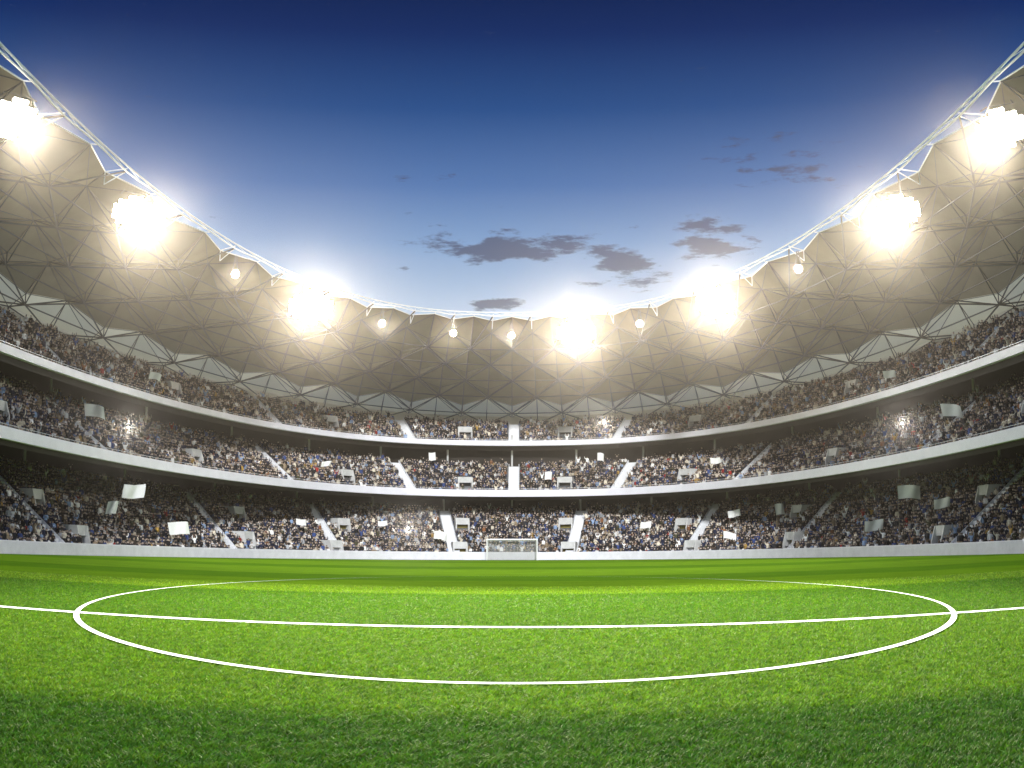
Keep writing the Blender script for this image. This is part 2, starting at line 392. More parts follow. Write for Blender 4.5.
# ------------------------------------------------------------------ the three stands
stands = {}
info = {1: ('lower_stand', 'lowest crowded grandstand tier directly behind the low white pitch wall'),
        2: ('middle_stand', 'middle crowded grandstand tier between the two white curved fascias'),
        3: ('upper_stand', 'highest crowded grandstand tier directly beneath the translucent roof')}
for k in (1, 2, 3):
    st = empty(info[k][0], (0, pt(k, 0, 0).y, 0)); stands[k] = st
    tag(st, info[k][1], 'grandstand')
    mb = MB(); deck(mb, k); mb.build('deck', M_conc, st)
    mb = MB(); n_ = TI[k]['n']; dr = .17/abs(pt(k,0,1).y-pt(k,0,0).y)
    for i in range(n_):
        rr = (i+.58)/n_
        def bz(p, r_, h): return Vector((*pt(k, p, r_).xy, pt(k, p, i/n_).z + h))
        mb.grid([[bz(p, rr-dr, .33) for p in PHIS[::2]], [bz(p, rr-dr, .38) for p in PHIS[::2]], [bz(p, rr+dr, .38) for p in PHIS[::2]], [bz(p, rr+dr, .0) for p in PHIS[::2]]])
    mb.build('bench_rows', M_bench, st)
    t = TI[k]; n = t['n']; rb = 1+1.6/n
    ab = t['F'][0]+(t['B'][0]-t['F'][0])*rb; Db = t['F'][1]+(t['B'][1]-t['F'][1])*rb
    if k == 1:
        # wall at the back of the covered tier, its shade painted in
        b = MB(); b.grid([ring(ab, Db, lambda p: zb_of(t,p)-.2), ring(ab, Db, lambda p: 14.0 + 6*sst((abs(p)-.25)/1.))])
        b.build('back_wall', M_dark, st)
        f = MB(); f.grid([ring(44.85,164.9,.35), ring(45.0,166.,.35)]); f.build('front_walkway', M_conc, st)
    if k == 2:
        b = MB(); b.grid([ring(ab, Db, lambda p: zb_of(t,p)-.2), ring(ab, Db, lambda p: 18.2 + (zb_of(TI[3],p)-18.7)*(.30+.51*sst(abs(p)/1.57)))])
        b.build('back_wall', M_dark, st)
    if k == 3:
        b = MB(); b.grid([ring(ab+.6, Db+.6, lambda p: zb_of(t,p)-1.2), ring(59.7, 190.7, lambda p: zb_of(TI[4],p)+.8)])
        b.build('back_cladding', M_clear, st)
    if k > 1:
        a, D, z = {2: (44.2,174.,11.05), 3: (48.3,180.,19.5)}[k]; zb = {2: 9.94, 3: 18.65}[k]
        f = MB()
        f.grid([ring(a+.30,D+.30,z-.9), ring(a+.30,D+.30,z-.03), ring(a+.27,D+.27,z), ring(a+.03,D+.03,z), ring(a,D,z-.03),
                ring(a,D,zb+.03), ring(a+.03,D+.03,zb), ring(a+.5,D+.5,zb)])
        f.build('fascia', M_fascia, st)
        # soffit: underside from the fascia to the rear of the tier, shade painted in
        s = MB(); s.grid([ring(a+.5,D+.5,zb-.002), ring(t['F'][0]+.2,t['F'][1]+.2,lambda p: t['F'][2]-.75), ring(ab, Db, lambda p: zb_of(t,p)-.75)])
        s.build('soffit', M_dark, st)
        # slender handrail on the fascia
        h = MB()
        h.path(ring(a+.15,D+.15,z+.22, PHIS[::2]), .025, 4)
        h.build('handrail', M_pale, st)
    for sp in STAIRS[k]:
        q = MB(); stairway(q, k, sp); q.build('stairway', M_stair, st)
    for pp, pr in PORTALS[k]: portal(k, pp, pr, st)
    if k < 3:
        for i in range(-8, 9):
            ph = i*.19; P = pt(k, ph, 1+.5/n); up = pt(k+1, ph, .3 if k == 2 else .9).z if False else P.z+6.5
            # column stands on the rear walkway and reaches the soffit of the tier above
            zt = {1: 10.2+ (pt(2,ph,.7).z-10.2), 2: 19.6 + (pt(3,ph,.25).z-18.7)}[k]
            c = MB(); c.tube((P.x,P.y,P.z-.05), (P.x,P.y,max(zt, P.z+3.2)), .16, 8); c.build('column', M_portal, st)

# ------------------------------------------------------------------ the roof
roof = empty('stadium_roof', (0, 190, 0))
tag(roof, 'pleated cream membrane roof on a steel space frame circling the bowl', 'roof')
DB = .075; JN = 7
FR = [0, .14, .30, .46, .62, .78, .93]              # from outer edge (0) to inner rim (1)
def roof_pt(c, f, dz=0.):
    """c in half bays, f from the outer edge inward"""
    P = pt(4, c*DB, 1-f); P.z += 1.6*math.sin(PI*f)*.55 + dz
    return P
def low(c, j): return (c + j) % 2 == 1
def node(c, j):
    f = FR[j]
    if j == JN-1: f = .978 if c % 2 == 0 else .885
    dz = (-.75 if low(c, j) else .55)
    if j == 0: dz = -.3
    if j == JN-1: dz = .1 if c % 2 == 0 else .9
    return roof_pt(c, f, dz)
def hub(c, j): return roof_pt(c, FR[j], -2.1 if j else -1.5)
RIM = lambda c, dz=0.: pt(4, c*DB, -.012, dz)
C0 = 26
for b in range(-C0//2, C0//2):
    c = 2*b - 1                                     # a bay from valley to valley round an even (tip) line
    m = MB(); purl = []
    for j in range(JN-1):
        for cc in (c, c+1):
            m.mi = 1 if j == 0 else 0
            purl.append((node(cc, j), node(cc+1, j+1)) if not low(cc, j) else (node(cc+1, j), node(cc, j+1)))
            purl.append((node(cc, j), node(cc, j+1)))
            if j: purl.append((node(cc, j), node(cc+1, j)))
            A, B_, C_, D_ = node(cc, j), node(cc+1, j), node(cc+1, j+1), node(cc, j+1)
            if low(cc, j): m.add([A, B_, C_, D_], [(0,1,3),(1,2,3)])
            else: m.add([A, B_, C_, D_], [(0,1,2),(0,2,3)])
    m.build('membrane_panel', [M_memb, M_clear], roof)
    t = MB()
    for p0, p1 in purl: t.tube(p0 + Vector((0,0,-.08)), p1 + Vector((0,0,-.08)), .05, 4)
    for cc in (c+1, c+2):
        for j in range(JN-1):
            if low(cc, j):
                h = hub(cc, j)
                for q in (node(cc-1, j), node(cc+1, j), node(cc, j+1)) + ((node(cc, j-1),) if j else ()):
                    t.tube(h, q, .075)
                # diagrid of the lower chord
                for dc in (-1, 1):
                    if j+1 < JN-1: t.tube(h, hub(cc+dc, j+1), .10)
                t.tube(h, hub(cc+2, j), .085)
                t.tube(h, node(cc, j), .07)
        # vertical member on the outer edge
        if not low(cc, 0): t.tube(node(cc, 0) + Vector((0,0,-1.2)), node(cc, 0), .09)
    # arms from the last hubs out to the rim ring
    cc = c+1
    t.tube(hub(cc, JN-2) if low(cc, JN-2) else hub(cc+1, JN-2), RIM(c+2, -.35), .10)
    t.build('roof_truss', M_steel, roof)
    e = MB()
    for s in (-1, 1):
        e.tube(node(c+1, JN-1), node(c+1+s, JN-1), .07)          # bright edge cables of the membrane tooth
    e.tube(node(c+1, JN-1), RIM(c+1, -.3), .06)
    e.tube(node(c+2, JN-1), RIM(c+2, -.1), .07); e.tube(node(c+2, JN-1)+Vector((0,0,-1.3)), RIM(c+2, -.35), .06)
    e.tube(node(c+2, JN-1)+Vector((0,0,-1.3)), node(c+2, JN-1), .06)
    e.build('rim_strut', M_pale, roof)
phr = [i*DB/3 for i in range(-C0*3, C0*3+1)]
for dz, da, amp in ((0.15, 0., .0), (-.25, .25, .12)):
    pts = []
    for i, p_ in enumerate(phr):
        q = pt(4, p_, -.014 + da*.01); q.z += dz + amp*math.cos(p_/DB*PI)
        pts.append(q)
    m = MB(); m.path(pts, .095, 6); m.build('ring_cable', M_pale, roof, smooth=True)
m = MB()
for c in range(-C0*2, C0*2): m.tube(RIM(c/2, .15), RIM(c/2+.5, -.25 + .12*math.cos((c/2+.5)*PI)), .03, 4)
m.build('ring_lacing', M_pale, roof)

# ------------------------------------------------------------------ floodlights
LAMPS = [(-1.486,.07,1,'huge glaring floodlight bank hung under the roof at the photo\'s left edge'),
         (-1.222,.06,1,'huge glaring floodlight bank second from left under the left roof rim'),
         (-.950,.05,0,'single small floodlight under the left rim between two huge floodlight banks'),
         (-.718,.06,1,'brightest huge floodlight bank where the left rim meets the far end'),
         (-.486,.04,0,'single small floodlight, first right of the brightest left floodlight bank'),
         (-.226,.05,0,'single small floodlight, second right of the brightest left floodlight bank'),
         (-.002,.06,0,'single small floodlight above the goal, just left of the central bank'),
         (.246,.05,1,'huge glaring floodlight bank at the far end, just right of centre'),
         (.478,.04,0,'single small floodlight between the two huge banks right of centre'),
         (.734,.03,1,'huge glaring floodlight bank where the right rim meets the far end'),
         (.978,.05,0,'single small floodlight under the right rim between two huge floodlight banks'),
         (1.234,.08,1,'huge glaring floodlight bank second from right under the right roof rim'),
         (1.466,.08,1,'huge glaring floodlight bank hung under the roof at the photo\'s right edge')]
def lamp_array(P, big, label, k_=1.):
    th = empty('floodlight_bank' if big else 'floodlight', P)
    tag(th, label, 'floodlight', 'floodlight banks under the roof rim' if big else 'small floodlights under the roof rim')
    d = (Vector((0, 40, 0)) - P).normalized(); x = d.cross(Vector((0,0,1))).normalized(); u = x.cross(d)
    M = Matrix(((x.x, d.x, u.x, P.x), (x.y, d.y, u.y, P.y), (x.z, d.z, u.z, P.z), (0,0,0,1)))
    nx, nz, s, R = (9, 7, .44*k_, .226*k_) if big else (1, 1, .9, .52)
    W = nx*s/2; Hh = nz*s/2
    sq = (lambda t: (abs(math.cos(2*PI*t))**5 + abs(math.sin(2*PI*t))**5)**(-.2)) if big else (lambda t: 1.)
    fr = MB()
    fr.box(M, -W*.72, W*.72, -.50, -.38, -Hh*.6, Hh*.6)
    for sx in (-1, 1): fr.tube(M @ Vector((sx*W*.7, -.45, Hh)), P + Vector((sx*.2, 0, 2.2)) + x*sx*W*.6, .07)
    fr.tube(M @ Vector((-W*.7,-.45,Hh)), P + x*W*.4 + Vector((0,0,2.1)), .05)
    fr.build('frame', M_housing, th)
    for i in range(nx):
        for k in range(nz):
            if big and ((i-4)/4.35)**2 + ((k-3)/3.35)**2 > 1.: continue      # cut corners of the bank
            c = Vector(((i-(nx-1)/2)*s, 0, (k-(nz-1)/2)*s))
            h = MB(); n = 16
            prof = [(.10,-.36),(.18,-.30),(R,0),(R,.08),(R-.02,.08),(R-.03,.0)]
            h.grid([[M @ (c + Vector((r*sq(q/n)*math.cos(2*PI*q/n), yy, r*sq(q/n)*math.sin(2*PI*q/n)))) for q in range(n+1)] for r, yy in prof])
            hs = h.build('lamp', M_housing, th, smooth=True)
            g_ = MB(); rr = R-.03
            prof = [(rr,.02),(rr*.8,.06),(rr*.45,.085),(.02,.09)]
            g_.grid([[M @ (c + Vector((r*sq(q/n)*math.cos(2*PI*q/n), yy, r*sq(q/n)*math.sin(2*PI*q/n)))) for q in range(n+1)] for r, yy in prof], True)
            go = g_.build('lamp_glass', M_lamp); go.parent = hs; go.location = (0,0,0)
    L = bpy.data.lights.new('lamp_light', 'SPOT'); L.energy = (P_BIG if big else P_SMALL)*(1. if P.y > 105 else 1.4); L.color = (1.,.98,.95); L.shadow_soft_size = 1.2 if big else .5
    L.spot_size = math.radians(132 if P.y > 105 else 96); L.spot_blend = .6
    lo = bpy.data.objects.new('lamp_light', L); COL.objects.link(lo); lo.parent = th; lo.location = d*1.6
    lo.rotation_euler = ((Vector((0, 106, 0)) if abs(P.x) > 30 else Vector((0, 70, 0))) - P).to_track_quat('-Z', 'Y').to_euler()
    inner = P.y > 105
    G = bpy.data.lights.new('lamp_glare', 'SPOT'); G.energy = P_GLARE*((.85 if inner else 2.0) if big else (.07 if inner else .09))
    G.color = (1.,.93,.80); G.shadow_soft_size = 1.; G.spot_size = math.radians(34 if inner else ((20 if P.y > 80 else 27) if big else 28)); G.spot_blend = 1.
    go_ = bpy.data.objects.new('lamp_glare', G); COL.objects.link(go_); go_.parent = th; go_.location = d*1.3
    go_.rotation_euler = (Vector((0, 24, 0)) - P).to_track_quat('-Z', 'Y').to_euler()
    K = bpy.data.lights.new('lamp_spill', 'POINT'); K.energy = 6000.*((.40 if inner else .06) if big else .06); K.color = (1.,.74,.46); K.shadow_soft_size = 1.5 if big else .6
    ko = bpy.data.objects.new('lamp_spill', K); COL.objects.link(ko); ko.parent = th; ko.location = d*1.4
P_BIG, P_SMALL, P_SPOT, P_GLARE = 15000., 2500., 0., 260000.
for phi, r, big, lab in LAMPS:
    P = pt(4, phi, r); P.z = roof_pt(phi/DB, 1-r).z - 2.2
    lamp_array(P, big, lab, {-.718: 1.5, .246: 1.4, .734: 1.3}.get(phi, 1.1))

# ------------------------------------------------------------------ goal
GY = 161.2; GH = 3.05; GW = 3.66
goal = empty('goal', (0, GY, 0)); tag(goal, 'white football goal with a net in front of the far pitch wall', 'goal')
for s in (-1, 1):
    m = MB(); m.tube((s*GW, GY, 0), (s*GW, GY, GH), .10, 10); m.build('post', M_goal, goal, smooth=False)
    m = MB(); m.tube((s*GW, GY, GH), (s*GW*.97, GY+1.0, GH-.25), .05, 6); m.tube((s*GW*.97, GY+1.0, GH-.25), (s*GW, GY+2.3, 0), .05, 6); m.build('stanchion', M_goal, goal)
m = MB(); m.tube((-GW-.1, GY, GH), (GW+.1, GY, GH), .10, 10); m.build('crossbar', M_goal, goal)
m = MB()
def net_p(u, v):                                   # u along the mouth, v from the bar over the top and down the back
    q = [(GY, GH), (GY+1., GH-.25), (GY+2.3, .02)]
    if v < .25: a, b_, t_ = q[0], q[1], v/.25
    else: a, b_, t_ = q[1], q[2], (v-.25)/.75
    return Vector((-GW+2*GW*u, a[0]+(b_[0]-a[0])*t_, a[1]+(b_[1]-a[1])*t_ - (.12*math.sin(PI*t_) if v >= .25 else 0)))
for i in range(37):
    for k in range(12): m.tube(net_p(i/36, k/12), net_p(i/36, (k+1)/12), .016, 3)
for k in range(1, 25): m.tube(net_p(0, k/24), net_p(1, k/24), .016, 3)
for s in (0, 1):
    for k in range(1, 12):
        P = net_p(s, k/12); m.tube(P, (P.x, GY, P.z), .016, 3)
    for k in range(1, 9): m.tube((net_p(s,0).x, GY+k*.25, 0), (net_p(s,0).x, GY+k*.25, min(GH-.06*k, net_p(s,.25+.75*max(0,(k*.25-1)/1.3)).z)), .016, 3)
m.build('net', M_net, goal)

# ------------------------------------------------------------------ people
def person_template(pose, sub, sit):
    """one continuous skinned body facing -y; returns verts, faces, per-face class 0 skin 1 hair 2 top 3 trousers 4 shoes"""
    V = []; E = []; R = []
    def v(co, r, par=None):
        V.append(co); R.append(r if isinstance(r, tuple) else (r, r)); i = len(V)-1
        if par is not None: E.append((par, i))
        return i
    if sit:
        v0 = v
        def v(co, r, par=None): return v0((co[0], co[1], co[2]-.46) if co[2] > .8 else co, r, par)
    pel = v((0,0,.95), (.15,.11)); sp = v((0,.01,1.17), (.145,.105), pel); ch = v((0,.0,1.38), (.17,.115), sp)
    nk = v((0,.0,1.50), .058, ch); hd = v((0,-.015,1.585), (.078,.09), nk); h2 = v((0,-.01,1.67), (.085,.10), hd); h3 = v((0,0,1.745), (.055,.065), h2)
    v((0,-.115,1.615), .018, hd)
    arms = {'down': [((.23,.02,1.14), (.22,-.06,.93), (.21,-.09,.85))], 'clap': [((.25,-.02,1.15), (.10,-.25,1.24), (.05,-.31,1.30))],
            'up': [((.30,-.02,1.58), (.27,-.03,1.83), (.26,-.04,1.92))], 'fold': [((.24,-.03,1.15), (.02,-.17,1.16), (-.06,-.18,1.18))],
            'wave': [((.33,-.05,1.48), (.38,-.10,1.73), (.38,-.12,1.82))]}
    if sit: arms['down'] = [((.24,-.01,1.17), (.15,-.22,1.07), (.12,-.30,1.05))]
    two = {'down': ('down','down'), 'clap': ('clap','clap'), 'up': ('up','up'), 'fold': ('fold','fold'), 'one': ('down','up'), 'wave': ('wave','down'), 'mix': ('clap','down')}[pose]
    cls_pts = []
    for s, nm in zip((-1, 1), two):
        e, w_, h_ = arms[nm][0]
        sh = v((s*.175,0,1.41), .068, ch); el = v((s*e[0],e[1],e[2]), .05, sh); wr = v((s*w_[0],w_[1],w_[2]), .034, el); ha = v((s*h_[0],h_[1],h_[2]), .038, wr)
        cls_pts.append((Vector(V[wr]), Vector(V[ha])))
        hp = v((s*.09,-.02,.90 if sit else .88), .088, pel)
        if sit: kn = v((s*.12,-.42,.48), .064, hp); an = v((s*.12,-.40,.09), .045, kn); v((s*.13,-.54,.04), .038, an)
        else: kn = v((s*.10,-.03,.50), .062, hp); an = v((s*.10,.02,.09), .045, kn); v((s*.11,-.13,.04), .038, an)
    me = bpy.data.meshes.new('person_tmp'); me.from_pydata(V, E, [])
    ob = bpy.data.objects.new('person_tmp', me); COL.objects.link(ob)
    bm = bmesh.new(); bm.from_mesh(me); lay = bm.verts.layers.skin.verify(); bm.verts.ensure_lookup_table()
    for i, b in enumerate(bm.verts): b[lay].radius = R[i]; b[lay].use_root = (i == 0)
    bm.to_mesh(me); bm.free()
    ob.modifiers.new('skin', 'SKIN').use_smooth_shade = True
    if sub: ob.modifiers.new('sub', 'SUBSURF').levels = sub; ob.modifiers['sub'].render_levels = sub
    dg = bpy.context.evaluated_depsgraph_get(); dg.update()
    m2 = bpy.data.meshes.new_from_object(ob.evaluated_get(dg))
    bpy.data.objects.remove(ob); bpy.data.meshes.remove(me)
    vs = np.zeros(len(m2.vertices)*3); m2.vertices.foreach_get('co', vs); vs = vs.reshape(-1, 3)
    fs = [tuple(p.vertices) for p in m2.polygons]; bpy.data.meshes.remove(m2)
    cls = []
    for f in fs:
        c = vs[list(f)].mean(0); k = 2
        x, y, z = c
        if sit: z += .46 if (z > .52 and (y > -.14 or z > .58)) else (-.0 if z < .10 else .25)
        if z > 1.50 and abs(x) < .14: k = 1 if (z > 1.665 or (y > .01 and z > 1.54)) else 0
        elif z < .10: k = 4
        elif z < .93 and abs(x) < .19: k = 3
        for wr, ha in cls_pts:
            if (Vector(c)-ha).length < .085: k = 0
        cls.append(k)
    return vs, fs, np.array(cls)

SKIN = [(.40,.31,.25),(.48,.38,.32),(.30,.22,.17),(.43,.34,.28),(.13,.09,.07),(.54,.45,.39)]
HAIR = [(.015,.013,.012),(.03,.022,.016),(.06,.042,.028),(.24,.18,.10),(.20,.20,.20),(.02,.019,.02)]
TOPS = [('black',(.010,.010,.012),26),('charcoal',(.026,.027,.032),18),('navy',(.014,.020,.050),20),('blue',(.035,.065,.20),5),('dark brown',(.035,.026,.020),6),('tan',(.26,.20,.13),4),
        ('cream',(.66,.60,.48),7),('white',(.82,.82,.80),8),('light grey',(.36,.37,.39),4),('pale blue',(.24,.34,.52),4),('red',(.30,.025,.02),.8),('rust',(.24,.10,.04),1.3),('olive',(.06,.06,.03),2),('mustard',(.40,.25,.06),.9)]
TROU = [(.02,.02,.024),(.03,.045,.10),(.05,.06,.10),(.09,.07,.05),(.25,.2,.14)]
TW = np.array([t[2] for t in TOPS], float); TW /= TW.sum()
POSES = [('down',1),('clap',1),('fold',1),('mix',1),('one',1),('down',0),('up',0),('wave',0),('clap',0)]
PW = np.array([.38,.16,.16,.08,.05,.06,.04,.03,.04])
POSE_TXT = {'down': '', 'clap': ' clapping', 'fold': ' folded arms', 'mix': ' one hand raised', 'one': ' one arm up', 'up': ' both arms up', 'wave': ' waving'}

# camera frame test, for choosing which spectators show largest
CAM_H = 1.5; F_PX = 1100.; PITCH = 2*math.asin(166/2/F_PX)
def proj(P):
    d = Vector(P) - Vector((0,0,CAM_H)); L = d.length; d /= L
    f = d.y*math.cos(PITCH)+d.z*math.sin(PITCH); cy = -d.y*math.sin(PITCH)+d.z*math.cos(PITCH)
    th = math.acos(max(-1, min(1, f))); r = 2*F_PX*math.sin(th/2); q = math.hypot(d.x, cy)+1e-9
    return 512+r*d.x/q, 384-r*cy/q, L

seats = []          # tier, row, phi, position, facing
for k in (1, 2, 3):
    t = TI[k]; n = t['n']
    for i in range(n):
        r = (i+.58)/n
        # walk along the row by arc length
        ph = -PI/2 - .10; acc = 0.
        prev = pt(k, ph, r); step = .0006; nxt = rng.uniform(0, .5)
        N_ = int((PI + .2)/step)
        phs = np.linspace(-PI/2-.10, PI/2+.10, 2600)
        P = np.array([curve(t['F'][0]+(t['B'][0]-t['F'][0])*r, t['F'][1]+(t['B'][1]-t['F'][1])*r, q) for q in phs])
        s = np.concatenate([[0], np.cumsum(np.hypot(*np.diff(P, axis=0).T))])
        pos = np.arange(rng.uniform(0,.5), s[-1], .47) ; pos = pos + rng.normal(0, .06, len(pos))
        pp = np.interp(pos, s, phs)
        for q in pp:
            if rng.random() < .07: continue
            P0 = pt(k, q, r); z = pt(k, q, i/n).z
            if abs(math.atan2(P0.x, P0.y)) > math.radians(33): continue
            if portal_blocks(k, q, r): continue
            seats.append((k, i, q, Vector((P0.x, P0.y, z))))
print('seats', len(seats))
FLAGS = [(1,-1.10,.12,2.55,'large white flag waved high in the lower left stand, left of the stairs'),
 (1,-.982,.02,2.4,'white flag low in the lower left stand just above the pitch wall'),
 (1,-1.106,.23,1.2,'narrow white flag beside the large lower left one, nearer the photo edge'),
 (1,-.63,.29,1.5,'narrow white flag between two stairways left of the goal'),
 (1,-.40,.33,1.5,'small white flag just right of the left yellow doorways'),
 (1,-.256,.10,2.0,'white flag just left of the stairway nearest the goal on its left'),
 (1,.386,.29,1.6,'small square white flag right of the goal in the lower stand'),
 (1,.63,.42,1.9,'tilted white flag above the right yellow doorways in the lower stand'),
 (1,.75,.41,1.3,'upright narrow white flag near the lower right stairs'),
 (1,.654,.04,1.8,'white flag low over the pitch wall right of the yellow doorways'),
 (1,1.006,.05,2.2,'white flag low over the pitch wall on the right side'),
 (1,1.075,.12,2.6,'largest white flag in the lower right stand'),
 (1,1.122,.28,1.8,'white flag right of and below the largest lower right flag'),
 (2,-1.154,.39,2.3,'white flag in the middle left tier beside the stairs'),
 (2,1.186,.32,2.3,'white flag in the middle right tier beside the stairs'),
 (2,-.622,.22,1.5,'small tilted white flag in the middle tier left of centre'),
 (2,-.254,.71,1.1,'narrow white flag high in the middle tier, just left of centre'),
 (2,.262,.71,1.1,'narrow white flag high in the middle tier, just right of centre'),
 (2,.634,.27,1.5,'small tilted white flag in the middle tier right of centre'),
 (2,.11,.09,1.1,'tiny white flag in the middle tier above the goal'),
 (3,-1.038,.12,1.5,'small white flag in the top tier on the left'),
 (3,1.062,.05,1.5,'small white flag in the top tier on the right'),
 (3,.626,.84,1.5,'white flag at the back of the top tier right of centre')]
for fi, (k, phi, r, W, lab) in enumerate(FLAGS):
    M, dep, rise = frame_at(k, phi, max(r, 0)); base = M.translation
    ang = math.atan2(base.x, base.y - 25)
    M = Matrix.Translation(base) @ Matrix.Rotation(-ang + random.Random(fi*7).uniform(-.35,.35), 4, 'Z')
    f = empty('flag', base); tag(f, lab, 'flag', 'white flags waved over the crowd')
    rr = random.Random(fi); tilt = rr.uniform(-.25, .25)
    Hf = W*rr.uniform(.5, .62) if W > 1.3 else W*1.15
    top = 1.75 + Hf + .35 + (2.8 if W > 2.5 else 0)
    m = MB(); m.tube(M @ Vector((0, -.12, .9)), M @ Vector((math.sin(tilt)*top, -.3, top)), .03, 6); m.build('pole', M_pole, f)
    m = MB(); rows = []
    ph0 = rr.uniform(0, 6); drop = rr.uniform(-.15, .25)
    for a in range(9):
        row = []
        for b in range(13):
            u = b/12; vv = a/8
            row.append(M @ Vector((math.sin(tilt)*(top-Hf*vv) + u*W, -.3 + .11*W*math.sin(u*7.5+ph0+1.4*vv)*(.25+u), top - Hf*vv - drop*W*u*u + .05*math.sin(u*5+ph0))))
        rows.append(row)
    m.grid(rows); m.build('cloth', M_flag, f, smooth=True)

# choose the 300 that show largest in the picture
vis = []
for idx, (k, i, q, P) in enumerate(seats):
    u, v_, L = proj(P + Vector((0,0,1.4)))
    if 1 < u < 1023 and 0 < v_ < 768: vis.append((L, idx))
vis.sort(); near = [i for _, i in vis[:300]]; near_set = set(near)
protos = []
for pi, ps in enumerate(POSES): protos.append((ps,) + person_template(ps[0], 1, ps[1]))
proto_mesh = {}
def near_mesh(pi, ti, hi):
    key = (pi, ti, hi)
    if key in proto_mesh: return proto_mesh[key]
    ps, vs, fs, cls = protos[pi]
    me = bpy.data.meshes.new('person'); me.from_pydata(vs.tolist(), [], fs)
    pal = np.array([SKIN[hi], HAIR[hi], TOPS[ti][1], TROU[(ti+hi) % 5], (.03,.03,.03)])
    col = np.ones((len(fs), 4), np.float32); col[:, :3] = pal[cls]
    a = me.attributes.new('col', 'FLOAT_COLOR', 'FACE'); a.data.foreach_set('color', col.ravel())
    me.polygons.foreach_set('use_smooth', [True]*len(fs)); me.materials.append(M_people)
    proto_mesh[key] = me; return me
def facing(P):
    d = Vector((0, 45)) - P.xy
    return math.atan2(d.x, -d.y)     # rotates local -y onto d
ROWW = ['first','second','third','fourth','fifth','sixth','seventh','eighth','ninth','tenth','eleventh','twelfth','thirteenth','fourteenth','fifteenth','sixteenth','seventeenth','eighteenth','nineteenth','twentieth','twenty-first','twenty-second','twenty-third']
def nth(n): return f"{n}{'th' if 10 <= n % 100 <= 20 else {1:'st',2:'nd',3:'rd'}.get(n % 10, 'th')}"
TW_ = {1: 'lower', 2: 'middle', 3: 'upper'}
rows_ = {}
for idx in near:
    k, i, q, P = seats[idx]; rows_.setdefault((k, i, q > 0), []).append(idx)
for (k, i, right), ids in sorted(rows_.items()):
    ids.sort(key=lambda a: proj(seats[a][3]+Vector((0,0,1.4)))[0], reverse=right)
    for c, idx in enumerate(ids):
        P = seats[idx][3]; pi = int(rng.choice(9, p=(PW/PW.sum()))); ti = int(rng.choice(len(TOPS), p=TW)); hi = int(rng.integers(6))
        o = bpy.data.objects.new('person', near_mesh(pi, ti, hi)); COL.objects.link(o)
        o.location = P; o.rotation_euler = (0, 0, facing(P) + rng.normal(0, .35)); s = rng.uniform(.93, 1.06); o.scale = (s, s, s)
        tag(o, f"person {'seated' if POSES[pi][1] else 'standing'} in {TOPS[ti][0]} top{POSE_TXT[POSES[pi][0]]}, {TW_[k]}-{'right' if right else 'left'} stand, {ROWW[i]} row, {nth(c+1)} from edge", 'person', 'spectators in the nearest stands')

# the rest of the crowd: one object
def crowd(ids):
    tm = [person_template(ps[0], 0, ps[1]) for ps in POSES]
    pose = rng.choice(9, len(ids), p=PW/PW.sum())
    co = []; lv = []; lt = []; cols = []; base = 0
    for pi in range(9):
        vs, fs, cls = tm[pi]
        sel = [ids[j] for j in np.nonzero(pose == pi)[0]]
        n = len(sel)
        if not n: continue
        P = np.array([seats[j][3] for j in sel]); ang = np.array([facing(seats[j][3]) for j in sel]) + rng.normal(0, .35, n)
        s = rng.uniform(.93, 1.06, n); fat = rng.uniform(.9, 1.12, n)
        ca, sa = np.cos(ang), np.sin(ang)
        V = np.empty((n, len(vs), 3))
        X = vs[None,:,0]*fat[:,None]*s[:,None]; Y = vs[None,:,1]*fat[:,None]*s[:,None]
        V[:,:,0] = P[:,0:1] + X*ca[:,None] - Y*sa[:,None]; V[:,:,1] = P[:,1:2] + X*sa[:,None] + Y*ca[:,None]
        V[:,:,2] = P[:,2:3] + vs[None,:,2]*s[:,None]
        flat = np.concatenate([np.array(f) for f in fs]); cnt = np.array([len(f) for f in fs])
        lv.append((base + (np.arange(n)*len(vs))[:,None] + flat[None,:]).ravel()); lt.append(np.tile(cnt, n))
        top = np.array([t[1] for t in TOPS])[rng.choice(len(TOPS), n, p=TW)]
        top = top*rng.uniform(.7, 1.25, (n,1))
        h = rng.integers(0, 6, n)
        pal = np.stack([np.array(SKIN)[h], np.array(HAIR)[rng.integers(0,6,n)], top, np.array(TROU)[rng.integers(0,5,n)], np.full((n,3), .03)], 1)
        c = np.ones((n, len(fs), 4), np.float32); c[:,:,:3] = pal[:, cls, :]
        cols.append(c.reshape(-1,4)); co.append(V.reshape(-1,3)); base += n*len(vs)
    co = np.concatenate(co); lv = np.concatenate(lv).astype(np.int32); lt = np.concatenate(lt); cols = np.concatenate(cols)
    me = bpy.data.meshes.new('crowd'); me.vertices.add(len(co)); me.vertices.foreach_set('co', co.ravel())
    me.loops.add(len(lv)); me.loops.foreach_set('vertex_index', lv)
    me.polygons.add(len(lt)); me.polygons.foreach_set('loop_start', np.concatenate([[0], np.cumsum(lt)[:-1]]).astype(np.int32))
    me.update(calc_edges=True)
    a = me.attributes.new('col', 'FLOAT_COLOR', 'FACE'); a.data.foreach_set('color', np.clip(cols, 0, 1).ravel())
    me.materials.append(M_people)
    o = bpy.data.objects.new('crowd', me); COL.objects.link(o)
    tag(o, 'dense crowd of distant spectators filling all three tiers', 'crowd', kind='stuff')
crowd([j for j in range(len(seats)) if j not in near_set])

